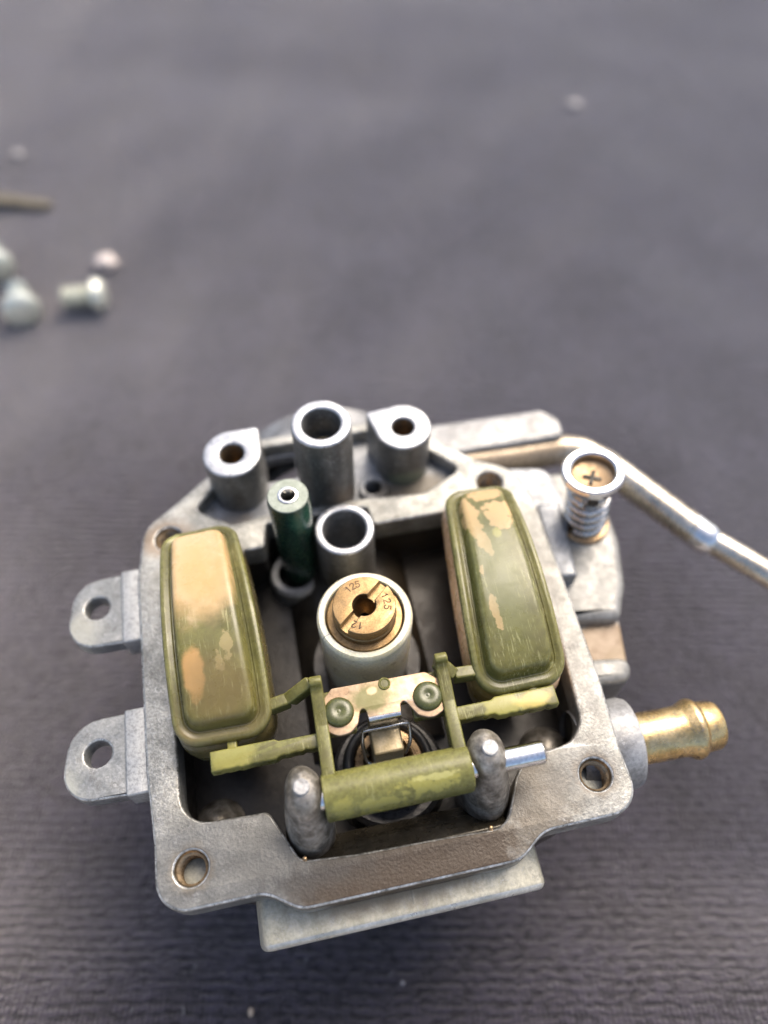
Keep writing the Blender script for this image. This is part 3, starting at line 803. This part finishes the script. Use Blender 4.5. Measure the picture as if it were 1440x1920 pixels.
for s in (1, -1):
    a_o = math.asin(SW / RH); a_i = math.asin(SW / RB)
    pts = [(RH * math.cos(q_), RH * math.sin(q_)) for q_ in [a_o + (math.pi - 2 * a_o) * k / 40 for k in range(41)]]
    pts += [(RB * math.cos(q_), RB * math.sin(q_)) for q_ in [math.pi - a_i - (math.pi - 2 * a_i) * k / 20 for k in range(21)]]
    t_ = prism_mesh([pts], HT - 1.02, HT, 0.13, 3)
    bmesh.ops.transform(t_, matrix=mt @ Matrix.Rotation(sdir + (0 if s > 0 else math.pi), 4, 'Z'), verts=t_.verts[:])
    tm = bpy.data.meshes.new('t'); t_.to_mesh(tm); t_.free(); bm.from_mesh(tm); bpy.data.meshes.remove(tm)
jet = from_bm('main_jet', bm, [M['jetbrass'], M['dark']], root, 30)
DIG = {'1': [[(-.16, .72), (.06, 1.0), (.06, 0)]],
       '2': [[(-.3, .74), (-.22, .93), (0, 1.0), (.22, .93), (.29, .74), (.2, .52), (-.05, .28), (-.3, 0), (.31, 0)]],
       '5': [[(.27, 1.0), (-.22, 1.0), (-.27, .55), (-.05, .64), (.17, .58), (.29, .34), (.2, .1), (-.02, 0), (-.22, .05), (-.3, .18)]]}
def digit(bm, ch, ang, rad, h):
    for st in DIG[ch]:
        P3 = []
        for (x, y) in st:
            X, Y = x * h * .95, (y - .5) * h
            lx, ly = rad + Y, -X
            c_, s_ = math.cos(ang), math.sin(ang)
            P3.append((JX + lx * c_ - ly * s_, JY + lx * s_ + ly * c_, HT - .02, .085))
        # flat channels with mitred corners, sunk in the face
        add_sweep(bm, P3, 8, Vector((0, 0, 1)), True, 0.75)
bm = bmesh.new()
A0 = -11.5
for txt, angs, rad in (('125', (134, 120.5, 107), 3.05), ('125', (27, 10.5, -6.5), 3.0), ('12', (261.5, 246.5), 2.95)):
    for ch, a in zip(txt, angs):
        digit(bm, ch, R(a + A0), rad, .86)
from_bm('stamped_number', bm, M['ink'], jet, 60)

# needle seat, o-ring, needle and clip
SX, SY = 0.35, 8.1
lathe('seat_boss', [(8.0, -12.2), (7.6, -7.2), (7.0, -6.4), (5.2, -6.4)], (SX, SY - .3, 0), M['seatmetal'], root, 56)
bm = bmesh.new()
add_lathe(bm, [(5.35 + .78 * math.cos(2 * math.pi * k / 12), -4.9 + 1.2 * math.sin(2 * math.pi * k / 12)) for k in range(13)], 64, Matrix.Translation((SX, SY, 0)))
from_bm('o_ring', bm, M['rubber'], root, 80)
lathe('needle_seat', [(4.6, -8), (4.6, -4.2), (4.4, -3.9), (3.4, -3.8), (3.0, -4.5), (2.9, -8), (0, -8)], (SX, SY, 0), M['seatbrass'], root, 48)
nv = prism('needle_valve', [rp([(-1.6, 7.6, .3), (2.25, 7.6, .3), (2.25, 12.4, .3), (-1.6, 12.4, .3)], 4)], -7, 2.4, M['needle'], root, .3, 3)
wire = smooth_path([(-2.3, 8.9, -1.6, .26), (-2.75, 9.3, 0.6, .26), (-2.55, 10.5, 2.5, .26), (-2.1, 10.7, 2.9, .26), (0.5, 10.7, 2.95, .26), (3.1, 10.7, 2.9, .26), (3.45, 10.4, 2.4, .26), (3.3, 9.0, 0.6, .26), (2.6, 8.2, -1.2, .26)], 6)
sweep('needle_clip', wire, M['steel'], nv, 10, Vector((0, 0, 1)))
wire = smooth_path([(-2.75, 9.3, 0.6, .24), (-2.6, 8.3, -1.4, .26), (-1.9, 7.7, -2.2, .26), (-1.2, 7.8, -1.6, .24)], 6)
sweep('needle_clip', wire, M['steel'], nv, 10, Vector((0, 0, 1)))

# ------------------------------------------------------------------ float frame (hinge sleeve, uprights, arms) and floats
bm = bmesh.new()
n = 28
sec = []
for k in range(n):
    a = 2 * math.pi * k / n
    y_, z_ = 2.6 * math.cos(a), 2.5 * math.sin(a)
    if math.pi < a < 1.5 * math.pi:         # lower front squared off
        s_ = 1.0 / max(abs(math.cos(a)), abs(math.sin(a))) ** .85
        y_, z_ = y_ * s_, z_ * s_
    sec.append((3.05 + y_, 6.1 + z_))
rings = []
for x, s in ((-8.5, .93), (-8.35, 1.0), (9.0, 1.0), (9.15, .93)):
    rings.append([bm.verts.new((x, 3.05 + (y - 3.05) * s, 6.1 + (z - 6.1) * s)) for y, z in sec])
for a, b in zip(rings, rings[1:]):
    for k in range(n): bm.faces.new((a[k], a[(k + 1) % n], b[(k + 1) % n], b[k]))
bm.faces.new(rings[0]); bm.faces.new(rings[-1][::-1])
fr = from_bm('float_frame', bm, M['frame'], root, 30)
# uprights: side plates from the sleeve back to the knobs
def side_plate(x, tip, lean):
    ol = rp([(4.2, 4.2, .5), (4.2, 7.6, .5), (11, 7.5, 1), (15.4, 8.2, 1), (16.4 + tip, 9.4, .8), (17.6 + tip, 8.9, .8), (17.4 + tip, 5.2, .8), (11, 4.4, 1)], 4)
    mtx = Matrix(((lean, 0, 1, x), (1, 0, 0, 0), (0, 1, 0, 0), (0, 0, 0, 1)))
    bm = prism_mesh([ol], -.8, .8, .22)
    bmesh.ops.transform(bm, matrix=mtx, verts=bm.verts[:])
    return from_bm('upright', bm, M['frame'], fr)
side_plate(-7.6, -.6, .02)
side_plate(8.1, -.7, .03)
bar('cross_rail', (-7.4, 13.9, 5.6), (8.1, 13.9, 5.6), 3.0, 1.8, M['frame'], fr)
bar('rivet_pad', (-7.2, 12.3, 5.3), (-3.2, 12.3, 5.3), 4.4, 1.6, M['frame'], fr)
bar('rivet_pad', (3.9, 12.2, 5.3), (8.0, 12.2, 5.3), 4.4, 1.6, M['frame'], fr)
# arms to the floats, cranked
for pts in ([(-15, 15.0, 5.2, 1), (-10.9, 15.6, 5.6, 1), (-7.6, 16.6, 7.6, 1)], [(8.2, 16.3, 7.2, 1), (9.9, 14.4, 6.2, 1), (14.5, 14.4, 5.6, 1)]):
    for a, b in zip(pts, pts[1:]):
        bar('float_arm', a[:3], b[:3], 1.5, 2.2, M['frame'], fr)
def stop_bar(x0, x1, y, s):
    """Ragged moulded stop bar with a step and flash on its edge."""
    ys_ = []
    n_ = 26
    top, bot = [], []
    for k in range(n_ + 1):
        t = k / n_
        x = x0 + (x1 - x0) * t
        wide = 1.05 + (.35 if t > .42 else 0)
        rag = .0 if t < .15 else .22 * mnoise.noise(Vector((x * 1.3, s * 5, 2)))
        top.append((x, y + .75 + (.30 if t > .42 else 0)))
        bot.append((x, y - wide - rag))
    ol = top + bot[::-1]
    if (x1 < x0): ol = ol[::-1]
    return prism('stop_bar', [ol], 4.3, 6.3, M['frame'], fr, .25, 2)
stop_bar(-7.6, -21.1, 9.9, 1)
stop_bar(8.6, 22.0, 9.7, 2)
# plate with tongue, rivets, pip
pl_ol = rp([(-5.5, 15.5, .6), (6.4, 15.35, .8), (8.0, 14.0, 1.4), (8.7, 12.1, 1.8), (7.9, 10.2, 1.8), (6.05, 9.35, 1.8), (4.4, 10.1, 1.2), (3.35, 11.9, .5), (3.0, 12.25, .3), (2.55, 11.9, .3), (2.4, 10.9, .15),
            (-1.65, 10.95, .15), (-1.75, 11.9, .3), (-2.1, 12.3, .3), (-2.5, 12.0, .4), (-3.0, 10.5, 1), (-4.0, 9.6, 1.5), (-5.6, 9.4, 1.8), (-7.2, 10.6, 1.8), (-7.7, 12.4, 1.8), (-7.2, 13.8, 1.4)], 5)
pt = prism('tang_plate', [pl_ol], 6.5, 7.1, M['plate'], fr, .12, 2)
bm = bmesh.new()
ring = []
for (y_, z_) in ((11.3, 7.095), (10.9, 7.08), (10.62, 6.95), (10.45, 6.7), (10.4, 6.3), (10.5, 5.2), (10.9, 5.2), (11.0, 6.3), (11.3, 6.5)):
    ring.append([bm.verts.new((-1.6, y_, z_)), bm.verts.new((2.35, y_, z_))])
for a, b in zip(ring, ring[1:]): bm.faces.new((a[0], a[1], b[1], b[0]))
bm.faces.new([r[0] for r in ring]); bm.faces.new([r[1] for r in ring][::-1])
from_bm('tongue', bm, M['steel'], fr, 50)
for x, y in ((-5.05, 12.32), (6.05, 12.15)):
    o = lathe('rivet', [(1.85, 7.0), (1.84, 7.35), (1.6, 7.62), (1.1, 7.74), (.5, 7.72), (.3, 7.6), (.18, 7.62), (0, 7.66)], (x, y, 0), M['rivet'], fr, 36, ang=80)
lathe('pip', [(.78, 7.05), (.78, 7.2), (.7, 7.28), (.55, 7.2), (.5, 7.14), (0, 7.16)], (1.1, 14.8, 0), M['frame'], fr, 24)

def float_shell(corners, radii, m, bulge, low):
    """corners TL, TR, BR, BL in plan; bulge pushes the inner long side outwards."""
    cx = sum(c[0] for c in corners) / 4
    cy = sum(c[1] for c in corners) / 4
    y0, y1 = min(c[1] for c in corners), max(c[1] for c in corners)
    NS, NA = 8, 7
    def ring_pts(d):
        # offset the four sides inwards by d
        n4 = 4
        L = []
        for i in range(4):
            a, b = Vector(corners[i]), Vector(corners[(i + 1) % 4])
            t = (b - a).normalized()
            nrm = Vector((t.y, -t.x))
            if nrm.dot(Vector((cx, cy)) - a) < 0: nrm = -nrm
            L.append((a + nrm * d, t))
        pts = []
        for i in range(4):
            (pa, ta), (pb, tb) = L[i - 1], L[i]
            den = ta.x * tb.y - ta.y * tb.x
            s = ((pb.x - pa.x) * tb.y - (pb.y - pa.y) * tb.x) / den
            pts.append(pa + ta * s)
        out = []
        for i in range(4):
            p, a, b = pts[i], pts[i - 1], pts[(i + 1) % 4]
            r = max(.25, radii[i] - d * .8)
            u, v = (a - p).normalized(), (b - p).normalized()
            h = math.acos(u.dot(v)) / 2
            t = r / math.tan(h)
            c = p + (u + v).normalized() * (r / math.sin(h))
            s0, e0 = p + u * t - c, p + v * t - c
            a0 = math.atan2(s0.y, s0.x); da = math.atan2(e0.y, e0.x) - a0
            while da > math.pi: da -= 2 * math.pi
            while da < -math.pi: da += 2 * math.pi
            arc = [c + Vector((math.cos(a0 + da * k / NA), math.sin(a0 + da * k / NA))) * r for k in range(NA + 1)]
            if out:
                prev = out[-1]
                for k in range(1, NS): out.append(prev.lerp(arc[0], k / NS))
            out += arc
        prev, first = out[-1], out[0]
        for k in range(1, NS): out.append(prev.lerp(first, k / NS))
        res = []
        for p in out:
            f = max(0, 1 - ((p.y - (y0 + y1) / 2) / ((y1 - y0) / 2)) ** 2)
            side = (p.x - cx) / 6.0
            k = bulge * f * side if side * bulge > 0 else 0.15 * f * side
            res.append(Vector((p.x + (abs(bulge) * f * side if (side > 0) == (bulge > 0) else .2 * f * side), p.y)))
        return res
    arch = lambda y: 9.0 - 3.1 * ((y - (y0 + y1) / 2) / ((y1 - y0) / 2)) ** 2
    bm = bmesh.new()
    layers = [(3.4, -15.5, 1), (2.0, -15.0, 1), (1.2, -13.4, 1), (.1, -9, 1), (-.35, -5.5, 1), (-.1, -2.6, 1), (.35, -1.25, 1), (.02, -1.15, 0), (-.12, -.8, 0), (-.12, -.3, 0), (.02, .05, 0), (.3, .2, 0), (.62, .16, 0), (.8, .02, 0), (1.12, -.02, 0), (1.24, -.18, 0), (1.4, -.2, 0), (1.52, .05, 0), (1.68, .9, 2), (1.82, 1.4, 2), (2.08, 1.66, 2), (2.5, 1.72, 2)]
    prev = None
    first = None
    for d, dz, mi in layers:
        rp_ = ring_pts(d)
        if dz < -2:
            ring = [bm.verts.new((p.x, p.y, (arch(p.y) * .5 + 4.0) + dz)) for p in rp_]
        else:
            ring = [bm.verts.new((p.x, p.y, arch(p.y) + dz)) for p in rp_]
        if prev:
            for k in range(len(ring)):
                f = bm.faces.new((prev[k], prev[(k + 1) % len(ring)], ring[(k + 1) % len(ring)], ring[k]))
                f.material_index = mi
        else:
            first = ring
        prev = ring
    base = [v.co.copy() for v in prev]
    slant = ((corners[0][0] + corners[1][0]) - (corners[2][0] + corners[3][0])) / 2 / (y1 - y0)
    for s in (.85, .65, .45, .25, .1, 0):
        ring = []
        for c in base:
            x = cx + (c.x - cx) * s + (c.y - cy) * slant * (1 - s)
            y = cy + (c.y - cy) * (s * .3 + .7)
            ring.append(bm.verts.new((x, y, arch(y) + 1.72)))
        for k in range(len(ring)):
            fp = bm.faces.new((prev[k], prev[(k + 1) % len(ring)], ring[(k + 1) % len(ring)], ring[k]))
            fp.material_index = 2
        prev = ring
    f = bm.faces.new(first[::-1]); f.material_index = 1
    return from_bm('float', bm, [M['float_rim'], low, m], fr, 40)
float_shell([(-25.3, 42.3), (-15.2, 43.0), (-13.3, 12.0), (-25.0, 12.2)], [2.6, 2.8, 2.8, 3.0], M['float_l'], .8, M['float_low_dark'])
float_shell([(15.6, 41.9), (25.0, 41.4), (24.2, 11.2), (12.5, 11.0)], [2.8, 2.4, 3.0, 3.0], M['float_r'], -.7, M['float_low'])
for x, y in ((16.0, 11.2), (19.5, 11.0)):
    bar('float_tab', (x, 12.5, 5.0), (x, 9.6, 4.8), 1.2, 1.4, M['frame'], fr)
bar('float_tab', (-18.5, 13.5, 4.6), (-18.5, 9.9, 4.6), 1.2, 1.4, M['frame'], fr)

# ------------------------------------------------------------------ loose bits on the towel
def loose_screw(x, y, rz, tilt, hr, hl, sr, sl_, label, grp):
    t = bpy.data.objects.new('loose_screw', None)
    C.objects.link(t)
    t.empty_display_size = .005
    t.location = (x * MM, y * MM, towel_z(x, y) * MM)
    t.rotation_euler = (0, 0, rz)
    t['label'] = label
    t['category'] = 'screw'
    t['group'] = grp
    d = Vector((math.cos(tilt), 0, math.sin(tilt)))
    o = Vector((0, 0, hr * .97))
    lathe('head', [(0, 0), (hr * .85, 0), (hr, .5), (hr, hl - 1.2), (hr * .85, hl - .4), (hr * .4, hl), (0, hl)], o, M['zinc'], t, 28, d, 40)
    prof = [(sr, .5)]
    z = -.2
    while z > -sl_:
        prof += [(sr * 1.08, z), (sr * .74, z - .6)]
        z -= 1.2
    prof += [(sr * .7, -sl_ - .3), (0, -sl_ - .3)]
    lathe('shank', prof, o, M['zinc'], t, 24, d, 25)
    return t
GRP = 'zinc screws lying on the towel'
loose_screw(-99.0, 160.5, R(-66), R(6), 4.9, 3.6, 2.8, 9.5, 'pale zinc screw with its wide head nearest, in front of the edge-cut screw', GRP)
loose_screw(-110.5, 178.0, R(-60), R(4), 4.6, 3.6, 2.8, 9.0, 'pale zinc screw cut off by the picture edge, behind another screw touching it', GRP)
loose_screw(-80.3, 164.8, R(8), R(0), 4.3, 3.6, 2.9, 7.5, 'pale zinc screw lying alone beside the pair, its shank pointing left', GRP)

def blob(name, x, y, r, seed, m, label, cat, group=None):
    bm = bmesh.new()
    bmesh.ops.create_icosphere(bm, subdivisions=3, radius=1.0)
    for v in bm.verts:
        k = 1 + .28 * mnoise.noise(v.co * 1.6 + Vector((seed, seed, 0)))
        v.co = Vector((v.co.x * r[0] * k, v.co.y * r[1] * k, (v.co.z * k + .72) * r[2]))
    o = from_bm(name, bm, m, None, 60)
    o.location = (x * MM, y * MM, towel_z(x, y) * MM)
    o['label'] = label
    o['category'] = cat
    if group: o['group'] = group
    return o
blob('pale_crumb', -80.3, 181.0, (3.1, 2.6, 2.2), 3, M['crumb'], 'small pinkish white crumb on the towel behind the lone screw', 'crumb')
blob('lint_speck', -118.4, 232.0, (2.0, 1.8, 1.0), 5, M['lint'], 'faint pale fluff speck on the towel beyond the tan strip', 'speck')
blob('lint_speck', 64.8, 258.5, (2.6, 2.3, 1.2), 8, M['lint'], 'single pale speck on the bare towel far behind the chrome pipe', 'speck')
blob('lint_speck', -21.0, -1.0, (.4, .6, .25), 11, M['lint_tan'], 'tiny tan grain on the towel at the bottom edge of the photo', 'speck')
blob('lint_speck', 3.0, 3.0, (.35, .35, .2), 14, M['lint'], 'tiny pale grain on the shaded towel in front of the intake mouth', 'speck')

# tan strip of something lying at the edge of the picture
ol = rp([(-13, -2.4, 1), (8.0, -2.0, 1.5), (10, .9, 1.2), (-13, 2.4, 1)], 4)
bm = prism_mesh([ol], .6, 2.6, .6)
ts = from_bm('tan_strip', bm, M['tanbit'], None)
ts.location = (-111.5 * MM, 209 * MM, towel_z(-111, 209) * MM)
ts.rotation_euler = (R(6), R(4), R(-4))
ts['label'] = 'blurred tan strip lying on the towel at the edge, behind the zinc screws'
ts['category'] = 'strip'

# fluff caught in the weave
bm = bmesh.new()
rnd = random.Random(4)
for k in range(34):
    x, y = rnd.uniform(-75, 75), rnd.uniform(-8, 60)
    L = rnd.uniform(.4, 1.3)
    a = rnd.uniform(0, math.pi)
    z = towel_z(x, y) + .35
    add_sweep(bm, [(x, y, z, .06), (x + L * .5 * math.cos(a), y + L * .5 * math.sin(a), z + .15, .08), (x + L * math.cos(a + .4), y + L * math.sin(a + .4), z, .06)], 5)
lf = from_bm('lint', bm, M['lint'], None)
lf['kind'] = 'stuff'
lf['label'] = 'pale fluff fibres caught in the weave of the grey towel'
